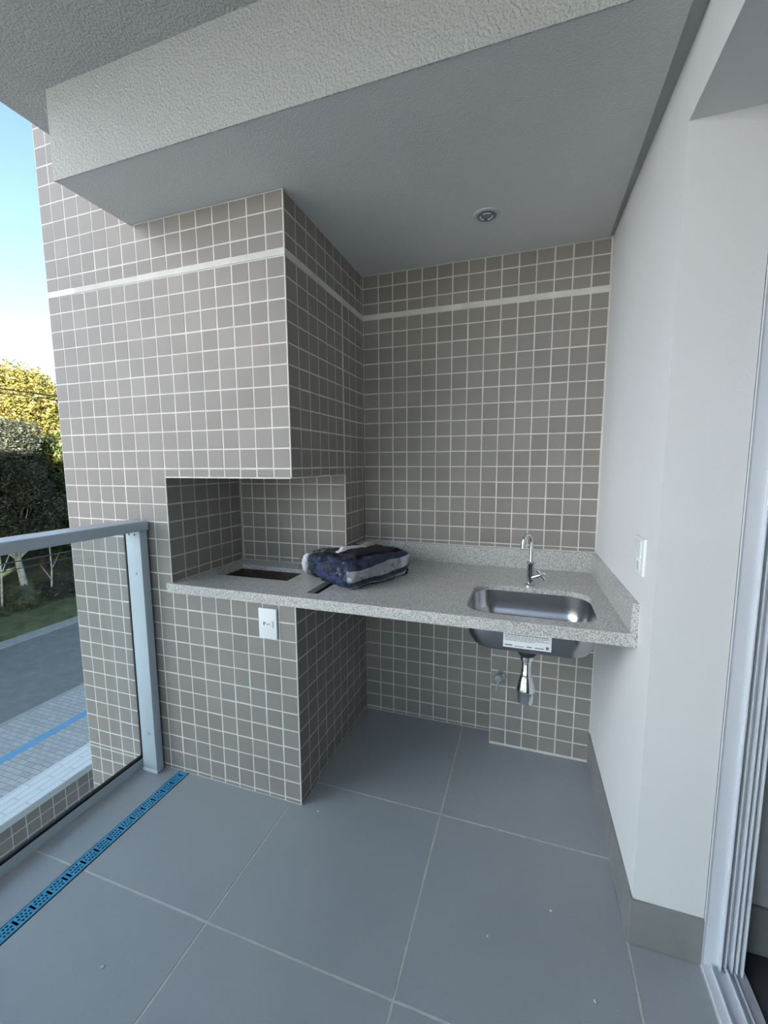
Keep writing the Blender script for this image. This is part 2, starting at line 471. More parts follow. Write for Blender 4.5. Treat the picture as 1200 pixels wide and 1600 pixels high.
# ---- skirting
bm = bmesh.new()
for (ya, yb) in ((1.86, 8.55), (-1.86, 1.80)):
    bb = prism(bmesh.new(), [(wx(ya) - .09, ya), (wx(yb) - .09, yb), (wx(yb) + .02, yb), (wx(ya) + .02, ya)], 0, 1.95)
    mk('baseboard_right', bb, SKIRT, kind='structure')
mk('baseboard_front', B(wx(-1.82) - .07, 17.72, -1.91, -1.80, .03, 1.9, bev=.01), SKIRT, kind='structure')

# ---- sliding door frame
dr = empty('door_1', (18.3, -1.8, 0), kind='structure')
mk('jamb', box(B(17.72, 19.0, -1.72, -1.60, 0, 29), 17.72, 18.30, -1.86, -1.70, 0, 29), WALU, dr)
for (x, p) in ((17.72, .03), (18.26, .14), (18.44, .06), (18.62, .10), (18.76, .12), (18.92, .14)):
    mk('jamb_fin', B(x, x + .055, -1.86 - p, -1.71, .12, 28.8, bev=.01), WALU, dr)
mk('sill', box(B(17.74, 19.14, -26, -1.66, -.2, .06), 17.74, 18.0, -26, -1.86, .05, .10, bev=.01), WALU, dr)
for x, h in ((18.0, .24), (18.47, .26), (18.70, .22)):
    mk('track', B(x, x + .05, -26, -1.88 - .06, .05, h, bev=.012), WALU, dr)
for i in range(6):
    mk('sill_rib', B(18.80 + i * .055, 18.825 + i * .055, -26, -1.7, .05, .16), WALU, dr)
mk('head', B(17.72, 19.0, -26, -1.86, 28.8, 29), WALU, dr)
mk('latch_keeper', B(18.60, 18.74, -2.08, -1.98, 13.5, 14.0, bev=.02), BLACK, dr)

# ================================================================== BARBECUE
bq = empty('barbecue', (-8, 0, 0), 'built-in masonry barbecue column clad in taupe mosaic tiles with open niche', 'barbecue')
bm = bmesh.new()
# base, leaving the fire pit
box(bm, -15.92, -11.9, .0, D, -20, 0)
box(bm, -15.92, -7.1, .0, D, 0, CB)
box(bm, -7.1, -1.85, .0, 2.3, -.0, CB); box(bm, -7.1, -1.85, 5.15, D, -.0, CB); box(bm, -7.1, -1.85, 2.3, 5.15, -.0, 8.1)
box(bm, -1.85, 0, .0, D, .0, CB)
box(bm, -15.92, -8, .0, D + .55, CB, 38.4)
box(bm, -8, 0, 6.5, D, CB, 17.75); box(bm, -8, 0, 0, D + .55, 17.75, 38.4)
mk('body', bm, GROUT, bq)
cols = [-i for i in range(0, 16)]
J = tile_jobs('f', (0, 0, 0), XH, ZH, (0, -1, 0),
              [(-15.92, -11.2, -19, 0), (-15.92, -8, 0, BL), (-8, -.02, 0, CB), (-8, -.02, 17.77, BL),
               (-15.92, -9, BT, 38), (-9, -.02, BT, H)], cols, rowsz)
sc_ = [1.06 * i for i in range(1, 10)]
J += tile_jobs('s', (0, 0, 0), YH, ZH, (1, 0, 0),
               [(.02, D, 0, CB), (.02, 6.5, 17.77, BL), (6.5, D, 12.96, BL), (.02, D, BT, H)], sc_, rowsz)
J += tile_jobs('nl', (-8, 0, 0), YH, ZH, (1, 0, 0), [(.02, 6.5, CT, 17.75)], sc_, rowsz)
J += tile_jobs('nb', (0, 6.5, 0), XH, ZH, (0, -1, 0), [(-7.98, -.02, CT, 17.75)], [-7.08 + 1.01 * i for i in range(8)], [12.07 + 1.01 * i for i in range(7)])
J += tile_jobs('l', (-15.92, 0, 0), YH, ZH, (-1, 0, 0), [(0, D, 0, BL), (0, D, BT, 38)], [1.06 * i for i in range(1, 20)], rowsz)
# keep the tile behind the rail and power point, drop nothing
J = [j for j in J if j[3] > .1 and j[4] > .1]
lay(bq, J)
bm = bmesh.new()
box(bm, -15.9, .03, -.035, .05, BL + .02, BT - .02); box(bm, -.05, .035, 0, D, BL + .02, BT - .02)
mk('grout_band', bm, GROUT, bq, label='plain cream band between the tile rows')
mk('tape_strip', B(-15.94, -13.7, -.05, -.034, BL, BT), WPLAST, bq, label='white strip at the outer end of the band')
for q in [(-.045, .022, -.022, .045, 0, CB), (-.045, .022, -.022, .045, 17.75, BL), (-.045, .022, -.022, .045, BT, H),
          (-8.0, .022, -.022, .02, 17.73, 17.79), (-.02, .022, -.022, 6.5, 17.73, 17.79), (-8.03, -7.97, -.022, .02, CT, 17.78), (-.03, .022, 6.46, 6.54, CT, 17.78)]:
    mk('corner_bead', B(*q), GROUT, bq)
bm = bmesh.new()
box(bm, -7.1, -7.02, 2.3, 5.15, 8.15, CT - .28); box(bm, -1.92, -1.84, 2.3, 5.15, 8.15, CT - .28)
box(bm, -7.1, -1.84, 2.29, 2.37, 8.15, CT - .28); box(bm, -7.1, -1.84, 5.08, 5.16, 8.15, CT - .28); box(bm, -7.1, -1.84, 2.3, 5.15, 8.1, 8.22)
mk('fire_pit', bm, RUST, bq, label='dark sooty fire pit under the counter cut-out')

# ================================================================== COUNTERTOP
ct = empty('countertop', (7, 4, CT), 'long speckled grey granite countertop with sink and barbecue cut-outs', 'countertop')
bm = bmesh.new()
SX, SY = 11.38, 2.85
sink_hole = rrect(SX, SY, 2.88, 2.32, 1.15, 10)
outer = [(-8.3, -.15), (wx(-.15), -.15), (wx(D) - .01, D - .02), (.04, D - .02), (.04, 6.46), (-7.96, 6.46), (-7.96, -.01), (-8.3, -.01)]
plate(bm, outer, [[(-7.0, 2.38), (-1.95, 2.38), (-1.95, 5.0), (-7.0, 5.0)], sink_hole, [(.25, .72), (.93, .72), (.93, 5.4), (.25, 5.4)]], CT - .27, CT)
mk('slab', bm, GRAN, ct)
mk('slot_liner', box(B(.15, 1.03, .6, 5.5, 10.95, 11.02), .15, .2, .6, 5.5, 11.0, CT - .28), mat('dark_green_grey_liner', (.02, .028, .024), .7)[0], ct)
mk('front_apron', B(-8.3, wx(-.15), -.15, .12, CB, CT - .268, bev=.0), GRAN, ct)
mk('backsplash', B(.28, wx(9.6) - .0, D - .28, D - .03, CT, 12.97, bev=.02), GRAN, ct)
mk('side_splash', B(.04, .28, 6.52, D - .03, CT, 12.95, bev=.02), GRAN, ct)
bb = prism(bmesh.new(), [(wx(-.12) - .25, -.12), (wx(-.12), -.12), (wx(9.56), 9.56), (wx(9.56) - .25, 9.56)], CT, 12.97)
mk('side_splash', bb, GRAN, ct)

# ---- sink
sk = empty('sink', (SX, SY, CB), 'stainless steel undermount basin set in the granite near the white wall', 'sink')
prof = [(0.12, CT - .29), (-.02, CT - .29), (-.06, 10.9), (-.12, 10.55), (-.22, 10.25), (-.40, 10.0), (-.65, 9.85), (-.95, 9.79)]
bm = bmesh.new(); rings = []
for off, z in prof:
    rings.append([bm.verts.new((x, y, z)) for x, y in rrect(SX, SY, 2.92 + off, 2.38 + off, max(1.2 + off * .9, .25), 10)])
n_ = len(rings[0])
for a, b in zip(rings, rings[1:]):
    for k in range(n_): bm.faces.new((a[k], a[(k + 1) % n_], b[(k + 1) % n_], b[k]))
bm.faces.new(rings[-1])
bmesh.ops.recalc_face_normals(bm, faces=bm.faces[:])
so = mk('basin', bm, STEEL, sk, smooth=True)
md = so.modifiers.new('thick', 'SOLIDIFY'); md.thickness = .002; md.offset = 0
mk('strainer', lathe(bmesh.new(), (SX, SY, 0), [(.02, 9.83), (.5, 9.83), (.55, 9.80), (.55, 9.78)], 24), CHROME, sk, smooth=True)
st = mk('sticker', B(10.28, 12.30, .495, .51, 10.28, 10.98), WPLAST, sk, label='white printed sticker on the front of the basin')
# place sticker on the curved front
for v in st.data.vertices: v.co.y += (.10 - max(0, (10.65 - (v.co.z / S + CB)) * .05)) * 0 * S
INK = mat('grey_print_ink', (.16, .17, .18), .7)[0]
bm = bmesh.new(); rnd = random.Random(3)
for (zz, hgt, x0, x1) in ((10.86, .035, 10.36, 12.2), (10.79, .02, 10.36, 12.2), (10.73, .02, 10.36, 12.0), (10.67, .02, 10.36, 12.2), (10.61, .02, 10.36, 11.6)):
    x = x0
    while x < x1:
        l_ = rnd.uniform(.05, .16); box(bm, x, min(x + l_, x1), .488, .4955, zz, zz + hgt); x += l_ + .03
for (x0, x1, zz, hgt) in ((10.36, 10.68, 10.36, .06), (10.78, 11.18, 10.35, .03), (11.28, 11.5, 10.36, .05), (11.62, 12.0, 10.36, .04), (12.08, 12.2, 10.36, .13)):
    box(bm, x0, x1, .488, .4955, zz, zz + hgt)
mk('print', bm, INK, st, label='small grey print on the sticker')

# ---- bottle trap
tr = empty('bottle_trap', (SX, 2.9, 6.4), 'chrome bottle trap hanging under the sink basin', 'trap')
C_ = (11.33, 2.9, 0)
mk('nut', lathe(bmesh.new(), C_, [(.36, 9.80), (.44, 9.6), (.44, 9.05), (.36, 8.95)], 24), BLACK, tr, smooth=True, label='black plastic nut')
mk('collar', lathe(bmesh.new(), C_, [(.31, 8.97), (.31, 8.72), (.24, 8.66)], 24), CHROME, tr, smooth=True)
mk('neck', lathe(bmesh.new(), C_, [(.235, 8.7), (.235, 8.08), (.26, 8.04), (.26, 7.9), (.225, 7.86)], 24), CHROME, tr, smooth=True)
mk('bottle', lathe(bmesh.new(), C_, [(.25, 7.9), (.31, 7.82), (.42, 7.35), (.46, 7.18), (.46, 7.12), (.43, 7.08), (.39, 6.62), (.36, 6.48), (.2, 6.42), (.02, 6.42)], 28), CHROME, tr, smooth=True)
mk('outlet_pipe', tube(bmesh.new(), [(11.33, 3.1, 7.95), (11.33, 4.2, 7.95), (11.33, 8.5, 7.95)], .16, 14), CHROME, tr, smooth=True)

# ---- angle valve
av = empty('angle_valve', (9.75, 8.5, 4.8), 'small chrome stop valve on the tiled pipe casing', 'valve')
mk('rosette', lathe(bmesh.new(), (9.83, 0, 4.82), [(.36, 8.53), (.36, 8.46), (.30, 8.38), (.12, 8.36)], 24, 'y'), CHROME, av, smooth=True)
mk('valve_body', lathe(bmesh.new(), (9.72, 0, 4.95), [(.16, 8.4), (.17, 8.1), (.25, 8.05), (.27, 7.85), (.22, 7.75), (.05, 7.73)], 20, 'y'), CHROME, av, smooth=True)
mk('lever', tube(bmesh.new(), [(9.72, 7.85, 4.85), (9.68, 7.8, 4.55), (9.58, 7.75, 4.2)], [.10, .08, .06], 10), CHROME, av, smooth=True)
mk('spout', tube(bmesh.new(), [(9.78, 8.2, 4.85), (9.78, 8.2, 4.5)], .1, 10), CHROME, av, smooth=True)

# ---- faucet
fc = empty('faucet', (11.35, 5.76, CT), 'chrome gooseneck tap with cross handle behind the sink', 'tap')
F = Vector((11.38, 5.76, 0))
mk('base_flange', lathe(bmesh.new(), F, [(.32, CT), (.32, CT + .05), (.22, CT + .1), (.15, CT + .12)], 24), CHROME, fc, smooth=True)
mk('tap_body', lathe(bmesh.new(), F, [(.19, CT + .05), (.19, 12.9), (.21, 12.95), (.21, 13.02), (.14, 13.06)], 20), CHROME, fc, smooth=True)
p = [F + Vector((0, 0, 13.0))] + [F + Vector((0, 0, 13.0 + .2 * i)) for i in range(1, 6)]
dv = Vector((-.62, -.78, 0))
for i in range(0, 13):
    a = math.radians(15 * i)
    p.append(F + Vector((0, 0, 14.1)) + dv * (.34 * (1 - math.cos(a))) + Vector((0, 0, .46 * math.sin(a))))
p.append(p[-1] + Vector((0, 0, -.12)))
mk('gooseneck_spout', tube(bmesh.new(), p, .105, 14), CHROME, fc, smooth=True)
mk('spout_tip', tube(bmesh.new(), [p[-1] + Vector((0, 0, .12)), p[-1] - Vector((0, 0, .10))], .14, 14), CHROME, fc, smooth=True)
h0 = F + Vector((.05, -.05, 12.15)); h1 = F + Vector((.55, -.3, 12.42))
mk('valve_arm', tube(bmesh.new(), [h0, h1], [.12, .10], 14), CHROME, fc, smooth=True)
mk('cross_handle', tube(tube(bmesh.new(), [h1 + Vector((-.22, .0, .25)), h1, h1 + Vector((.20, -.02, -.24))], .075, 8),
                        [h1 + Vector((.16, -.2, .14)), h1 + Vector((-.14, .2, -.12))], .075, 8), CHROME, fc, smooth=True)

# ---- power point on the barbecue, switch on the wall
ol = empty('power_outlet', (-1.6, -.05, 9.3), 'white plate with one socket on the tiled barbecue front', 'socket')
mk('plate', B(-2.16, -1.07, -.15, -.03, 9.31, 10.95, bev=.03, seg=2), WPLAST, ol, smooth=True)
hx_ = [(-1.90, 10.13), (-1.78, 10.30), (-1.42, 10.30), (-1.34, 10.13), (-1.42, 9.96), (-1.78, 9.96)]
bm = bmesh.new()
a = [bm.verts.new((x, -.151, z)) for x, z in hx_]; b = [bm.verts.new((x, -.165, z)) for x, z in [(-1.62 + (x + 1.62) * .9, 10.13 + (z - 10.13) * .85) for x, z in hx_]]
for i in range(6): bm.faces.new((a[i], a[(i + 1) % 6], b[(i + 1) % 6], b[i]))
bm.faces.new(b); bmesh.ops.recalc_face_normals(bm, faces=bm.faces[:])
mk('socket_face', bm, WPLAST, ol)
bm = bmesh.new()
for x, z in ((-1.74, 10.17), (-1.62, 10.10), (-1.50, 10.13)): lathe(bm, (x, 0, z), [(.035, -.170), (.035, -.160)], 10, 'y')
box(bm, -1.86, -1.80, -.168, -.158, 10.04, 10.22)
mk('socket_holes', bm, HOLE, ol)
mk('module_slot', B(-1.29, -1.26, -.158, -.149, 9.95, 10.30), HOLE, ol)

swy0, swy1, sz0, sz1 = -.5, .85, 14.13, 15.58
xw = wx(.2)
sw = empty('wall_switch', (xw, .2, sz0), 'white switch and socket plate on the white wall above the countertop end', 'switch')
mk('plate', B(xw - .08, xw + .02, swy0, swy1, sz0, sz1, bev=.03, seg=2), WPLAST, sw, smooth=True)
for k, (a_, b_) in enumerate(((15.10, 15.45), (14.75, 15.07))):
    mk('rocker', B(xw - .105, xw - .07, swy0 + .35, swy1 - .35, a_, b_, bev=.015), WPLAST, sw)
mk('socket_face', B(xw - .10, xw - .07, swy0 + .35, swy1 - .35, 14.25, 14.70, bev=.03), WPLAST, sw)
bm = bmesh.new()
for dz in (-.09, 0, .09): lathe(bm, (0, .18 + (.03 if dz == 0 else 0), 14.48 + dz), [(.03, xw - .106), (.03, xw - .095)], 8, 'x')
mk('socket_holes', bm, HOLE, sw)

# ---- downlight
dl = empty('downlight', (8.63, 5.3, H), 'small round white recessed downlight in the lower ceiling', 'light')
DC = (8.63, 5.3, 0)
mk('trim_ring', lathe(bmesh.new(), DC, [(.50, H + .02), (.50, H - .05), (.56, H - .08), (.68, H - .06), (.70, H + .0)], 32), mat('satin_white_ring', (.50, .51, .52), .4)[0], dl, smooth=True)
bm = bmesh.new()
lathe(bm, DC, [(.49, H - .052), (.46, H - .06), (.40, H - .045), (.02, H - .045)], 32)
mk('lamp_lens', bm, mat('unlit_lamp_lens', (.17, .17, .20), .25)[0], dl, smooth=True)
bm = bmesh.new()
for k in range(3): tube(bm, [Vector(DC) + Vector((.30 * math.cos(a), .30 * math.sin(a), H - .055)) for a in [math.radians(120 * k + 10 * i) for i in range(9)]], .025, 6)
mk('lamp_clip', bm, WPLAST, dl)

# ================================================================== BALUSTRADE
rl = empty('balustrade', (-10.5, -10, 0), 'pale aluminium balcony balustrade with clear glass panels', 'railing')
mk('top_rail', B(-10.75, -9.25, -29.9, -.2, 14.78, 15.32, bev=.07, seg=3), ALU, rl, smooth=True)
def post(y1):
    return B(-10.48, -9.42, y1 - .5, y1, 0, 14.8, bev=.03, seg=2)
po_ = mk('post', post(-.18), ALU, rl, smooth=True)
for y in (-16.85, -29.3): mk('post', post(y), ALU, rl, smooth=True)
bm = bmesh.new()
for z in (12.3, 2.5): lathe(bm, (-9.9, 0, z), [(.02, -.73), (.07, -.72), (.09, -.68)], 12, 'y')
mk('rivet', bm, ALU, po_)
bm = bmesh.new()
for x in (-10.2, -9.8): lathe(bm, (x, 0, 14.55), [(.055, -.69), (.055, -.675)], 12, 'y')
mk('screw_hole', bm, HOLE, po_)
mk('bottom_rail', B(-11.1, -10.83, -29.9, -.3, 0, .5, bev=.02), ALU, rl, smooth=True)
mk('gasket', B(-11.03, -10.86, -29.9, -.3, .49, .66), BLACK, rl)
for (a, b) in ((-16.9, -.35), (-29.3, -17.3)):
    mk('glass_panel', B(-11.0, -10.95, a, b, .6, 14.9), GLASS, rl)
mk('end_rail', B(-9.3, 15.2, -29.9, -28.8, 14.78, 15.32, bev=.07, seg=3), ALU, rl, smooth=True)
mk('end_glass', B(-9.3, 15.2, -29.4, -29.35, .5, 14.9), GLASS, rl)
mk('edge_gasket', B(-11.02, -10.93, -.36, -.28, .6, 14.8), BLACK, rl)
mk('base_sealant', B(-10.52, -9.38, -.72, -.66, 0, .22, bev=.03), WCONC, po_)

# ================================================================== LINEAR DRAIN
ld = empty('linear_drain', (-8, -15, 0), 'bright blue film-covered linear floor drain along the balustrade', 'drain')
mk('channel', box(box(B(-8.40, -7.62, -29.8, -.02, -.6, -.28), -8.40, -8.34, -29.8, -.02, -.6, -.01), -7.68, -7.62, -29.8, -.02, -.6, -.01), BLACK, ld)
def circ(x, y, r, n=8): return [(x + r * math.cos(2 * math.pi * k / n), y + r * math.sin(2 * math.pi * k / n)) for k in range(n)]
CELL = .655
def grate(y_start, ncell, first):
    """y_start: end nearest the barbecue; cells run towards -y"""
    t = bmesh.new(); y = y_start - first
    x0, x1 = -8.33, -7.69; cx = (x0 + x1) / 2
    def cell(ya, yb, holes):
        plate(t, [(x0, yb), (x1, yb), (x1, ya), (x0, ya)], holes, -.03, .012)
    slot = lambda yc: [(cx - .19, yc - .05), (cx + .19, yc - .05), (cx + .19, yc + .05), (cx - .19, yc + .05)]
    top = y_start
    for k in range(ncell):
        yc = y - k * CELL; bot = yc - .08
        cell(top, yc - .08, [slot(yc)])
        top = bot
        if k < ncell - 1:
            bot = yc - CELL + .08
            hs = [circ(cx + dx, (top + bot) / 2 + dy, .052) for dx, dy in
                  ((-.17, -.14), (-.17, 0), (-.17, .14), (0, -.19), (0, -.06), (0, .07), (0, .19), (.17, -.14), (.17, 0), (.17, .14))]
            cell(top, bot, hs); top = bot
    box(t, x0 - .02, x0 + .01, top, y_start, -.06, .03); box(t, x1 - .01, x1 + .02, top, y_start, -.06, .03)
    return t, top
ys = -.02
for i in range(4):
    t, e = grate(ys, 11, .30 if i == 0 else .09)
    mk('grate', t, BLUEF, ld); ys = e - .01

# ================================================================== BAG
bgo = empty('striped_bag', (1.6, 4.8, CT), 'navy and white striped fabric in crumpled clear plastic on the granite counter', 'bag')
P1 = Vector((2.42, 1.30, CT)); e1 = Vector((2.0, 4.15, 0)).normalized(); e2 = Vector((-3.85, 2.6, 0)).normalized()
L1, L2, BH = 5.2, 5.4, 1.66
from mathutils import noise as mn
def bag_surface(off=0, nz=.0, res=40, seed=0):
    t = bmesh.new(); bmesh.ops.create_cube(t, size=2)
    bmesh.ops.subdivide_edges(t, edges=t.edges[:], cuts=res, use_grid_fill=True)
    for v in t.verts:
        a, b, c = v.co
        # squash cube towards a rounded pillow
        rr = (abs(a) ** 7 + abs(b) ** 7 + abs(c) ** 4) ** (1 / 7)
        q = Vector((a, b, c)) / max(rr, .6)
        s1 = (q.x * .5 + .5) * L1; s2 = (q.y * .5 + .5) * L2
        hh = BH * (1 - .22 * (q.y * .5 + .5) - .10 * (q.x * .5 + .5))
        z = (q.z * .5 + .5) * hh
        n = mn.noise(Vector((s1 * .8 + seed, s2 * .8, z * 1.3))) * .18 + mn.noise(Vector((s1 * 2.4, s2 * 2.4 + seed, z * 3))) * .07
        d = Vector((q.x, q.y, q.z * .6)).normalized()
        pp = P1 + e1 * s1 + e2 * s2 + Vector((0, 0, z))
        dd = (e1 * d.x + e2 * d.y + Vector((0, 0, d.z))).normalized()
        pp += dd * (n * (1 if z > .1 else .4) + off)
        if nz: pp += dd * nz * mn.noise(Vector((s1 * 5, s2 * 5, z * 6 + seed)))
        pp.z = max(pp.z, CT + .015)
        v.co = pp
    bmesh.ops.recalc_face_normals(t, faces=t.faces[:])
    return t
def m_stripes():
    m, n, l, b = mat('navy_white_striped_fabric', (.02, .035, .10), .7)
    # axes of the bundle measured in the object's own frame
    tc = n.new('ShaderNodeTexCoord')
    def dot(vec, offs):
        d = n.new('ShaderNodeVectorMath'); d.operation = 'DOT_PRODUCT'; l.new(tc.outputs['Object'], d.inputs[0]); d.inputs[1].default_value = vec
        ad = n.new('ShaderNodeMath'); ad.operation = 'ADD'; l.new(d.outputs['Value'], ad.inputs[0]); ad.inputs[1].default_value = offs; return ad.outputs[0]
    O_ = (Vector((1.6, 4.8, CT)) - P1)
    k = 1 / S
    E2 = Vector((e1.y, -e1.x, 0)) * -1                 # perpendicular to e1, towards the far side
    s2 = dot(tuple(E2 * k), O_.dot(E2)); s1 = dot(tuple(e1 * k), O_.dot(e1)); zz = dot((0, 0, k), 0)
    def math_(op, a, b_=None):
        q = n.new('ShaderNodeMath'); q.operation = op
        for i, v in enumerate((a, b_)):
            if v is None: continue
            if isinstance(v, (int, float)): q.inputs[i].default_value = v
            else: l.new(v, q.inputs[i])
        return q.outputs[0]
    zc = math_('SUBTRACT', zz, math_('MULTIPLY', s1, .06))
    zc = math_('ADD', zc, math_('MULTIPLY', noise(n, l, coords(n, l, 1, 'Object'), 9, 2), .18))
    band = math_('MULTIPLY', math_('GREATER_THAN', zc, .50), math_('LESS_THAN', zc, 1.12))
    low = math_('LESS_THAN', zc, .20)
    band = math_('MAXIMUM', band, low)
    near = math_('LESS_THAN', s2, .42)
    f1 = math_('MULTIPLY', band, near)
    far = math_('GREATER_THAN', s2, 4.6)
    f = math_('MAXIMUM', f1, math_('MULTIPLY', far, math_('LESS_THAN', s2, 5.1)))
    c = mixc(n, l, f, (.016, .032, .095), (.58, .60, .66))
    l.new(c, b.inputs['Base Color']); bump(n, l, b, noise(n, l, coords(n, l, 1, 'Object'), 30, 3), .4, .004)
    return m
mk('fabric', bag_surface(), m_stripes(), bgo, smooth=True)
wr_ = mk('plastic_wrap', bag_surface(.05, .16, 60, 3), PLASTIC, bgo, smooth=True, label='crumpled clear plastic wrap')
# black webbing folded on top and its pale tag
def sheet(pts_w, zoff, th, seed, m, name):
    t = bmesh.new(); N_ = 14
    (u0, u1, v0, v1) = pts_w; grid = []
    for i in range(N_ + 1):
        row = []
        for j in range(N_ // 2 + 1):
            s1 = u0 + (u1 - u0) * i / N_; s2 = v0 + (v1 - v0) * j / (N_ // 2)
            hh = BH * (1 - .22 * s2 / L2 - .10 * s1 / L1)
            edge = min(i, N_ - i, j * 2, N_ - j * 2) / 3
            z = hh + zoff + mn.noise(Vector((s1 * 1.5, s2 * 1.5, seed))) * .12 - (.15 if edge < .5 else 0)
            row.append(t.verts.new(P1 + e1 * s1 + e2 * s2 + Vector((0, 0, z))))
        grid.append(row)
    for i in range(N_):
        for j in range(N_ // 2): t.faces.new((grid[i][j], grid[i + 1][j], grid[i + 1][j + 1], grid[i][j + 1]))
    r = bmesh.ops.extrude_face_region(t, geom=t.faces[:])
    for v in [g for g in r['geom'] if isinstance(g, bmesh.types.BMVert)]: v.co.z -= th
    bmesh.ops.recalc_face_normals(t, faces=t.faces[:])
    return mk(name, t, m, bgo, smooth=True)
sheet((.9, 4.5, .6, 3.9), .30, .35, 1, mat('black_fabric', (.006, .006, .008), .8)[0], 'black_cloth')
sheet((.8, 3.2, 2.1, 2.5), .42, .05, 2, mat('pale_tag', (.62, .60, .66), .6)[0], 'white_tag')
sheet((2.9, 3.9, 2.2, 2.9), .44, .06, 5, mat('tan_tag', (.42, .30, .24), .6)[0], 'tan_tag')
rp = P1 + e2 * (L2 - .42) + e1 * .22
mk('white_roll', tube(bmesh.new(), [rp + Vector((0, 0, .1)), rp + Vector((0, 0, .3)) - e1 * .06, rp + Vector((0, 0, .7)) - e1 * .12, rp + Vector((0, 0, 1.05)) - e1 * .02, rp + Vector((0, 0, 1.2)) + e1 * .1], [.14, .26, .30, .26, .14], 14), mat('white_fabric', (.66, .67, .70), .7)[0], bgo, smooth=True)
# loose ends of the wrap
def tuft(c, d, seed, n=7, ln=1.0):
    t = bmesh.new(); r = random.Random(seed)
    for i in range(n):
        dd = (d + Vector((r.uniform(-.5, .5), r.uniform(-.5, .5), r.uniform(-.1, .5)))).normalized()
        sd_ = dd.cross(Vector((r.uniform(-1, 1), r.uniform(-1, 1), 1))).normalized()
        prev = None
        for k in range(5):
            f = k / 4; ctr = c + dd * ln * f + Vector((0, 0, -.05 * f)); wv = sd_ * (.14 + .28 * f) ; wob = Vector((r.uniform(-.1, .1), r.uniform(-.1, .1), r.uniform(-.08, .1)))
            a_ = ctr - wv + wob; b_ = ctr + wv - wob
            a_.z = max(a_.z, CT + .02); b_.z = max(b_.z, CT + .02)
            cur = (t.verts.new(a_), t.verts.new(ctr + wob * .8 + Vector((0, 0, .06))), t.verts.new(b_))
            if prev:
                t.faces.new((prev[0], prev[1], cur[1], cur[0])); t.faces.new((prev[1], prev[2], cur[2], cur[1]))
            prev = cur
    return t
mk('loose_wrap', tuft(P1 + e2 * (L2 - .25) + e1 * .6 + Vector((0, 0, .5)), e2, 4, 10, .9), PLASTIC, bgo, smooth=True)
mk('loose_wrap', tuft(P1 + e1 * (L1 - .3) + e2 * 1.0 + Vector((0, 0, .5)), e1, 9, 8, .8), PLASTIC, bgo, smooth=True)

# ================================================================== OUTSIDE
G = -52.0
mk('sidewalk', B(-122.6, -16, -320, 300, G - 1, G), PAVE, kind='structure')
mk('road', B(-182, -122.4, -320, 300, G - 1.6, G - .6), ASPH, kind='structure')
mk('kerb', B(-124.0, -122.3, -320, 300, G - 1.2, G + .05, bev=.1), CONC, kind='structure')
mk('kerb', B(-189, -181.5, -320, 300, G - 1.2, G - .35, bev=.1), CONC, kind='structure')
# verge with a gently rising bank
bm = bmesh.new(); gx = [-189, -192, -200, -215, -235, -260, -320, -500]; gz = [G - .4, G + .3, G + .6, G + 1, G + 3, G + 6, G + 14, G + 24]
gy = [-320 + 20 * i for i in range(32)]
vv = [[bm.verts.new((x, y, z + (mn.noise(Vector((x * .05, y * .05, 0))) * 1.2 if i > 1 else 0))) for y in gy] for i, (x, z) in enumerate(zip(gx, gz))]
for i in range(len(gx) - 1):
    for j in range(len(gy) - 1): bm.faces.new((vv[i][j], vv[i + 1][j], vv[i + 1][j + 1], vv[i][j + 1]))
bmesh.ops.recalc_face_normals(bm, faces=bm.faces[:])
mk('grass_verge', bm, GRASS, kind='structure', smooth=True)
bm = bmesh.new(); box(bm, -1200, 1200, -1200, 1200, G - 3.5, G - 2)
mk('surrounding_ground', bm, GRASS, kind='structure')

gw = mk('garden_wall', B(-27.6, -25.3, -45, 60, G, -8.6), GROUT, kind='structure')
lay(gw, tile_jobs('gw', (-25.3, 0, 0), YH, ZH, (1, 0, 0), [(-45, 20, -22, -8.6)], [-45 + k for k in range(65)], [-22 + .4 + k for k in range(14)]))
cp = mk('coping', B(-28.1, -25.0, -45, 60, -8.6, -8.0, bev=.05), m_pavers('white_coping_bricks', (.72, .73, .74), (.76, .77, .78), (.60, .61, .62), math.pi / 2), gw, label='white coping along the wall top')
mk('street_channel_cover', B(-108.1, -105.5, -200, 200, G - .02, G + .06), BLUEM, label='long blue strip laid along the grey paved sidewalk below', cat='channel cover')

# ---- added off-frame block whose sunlit face bounces light onto the balcony
nb = empty('bounce_block', (-230, -320, G), 'added unseen pale block, left of and behind the viewer, bouncing sunlight onto the balcony', 'light reflector')
mk('wall', B(-290, -205, -470, -80, 8, 230), m_noisy('cool_bounce_render', (.58, .66, .78), (.62, .70, .81), 3, .8), nb)  # pale blue-grey chosen to cool the bounced light
mk('dark_base', B(-289, -206, -469, -81, G, 8), m_noisy('dark_low_bounce_base', (.10, .10, .10), (.14, .14, .14), 3, .8), nb)  # darkened so the added block bounces little light from low down
mk('roof_edge', B(-292, -203, -472, -78, 230, 234), CONC, nb)
for fl_ in range(6):
    for k in range(9):
        y0 = -458 + k * 42
        wq = mk('window', B(-205.5, -204, y0, y0 + 16, 18 + fl_ * 36, 36 + fl_ * 36), WALU, nb)
        mk('pane', B(-204.1, -203.8, y0 + 1, y0 + 15, 19 + fl_ * 36, 35 + fl_ * 36), HOLE, wq)
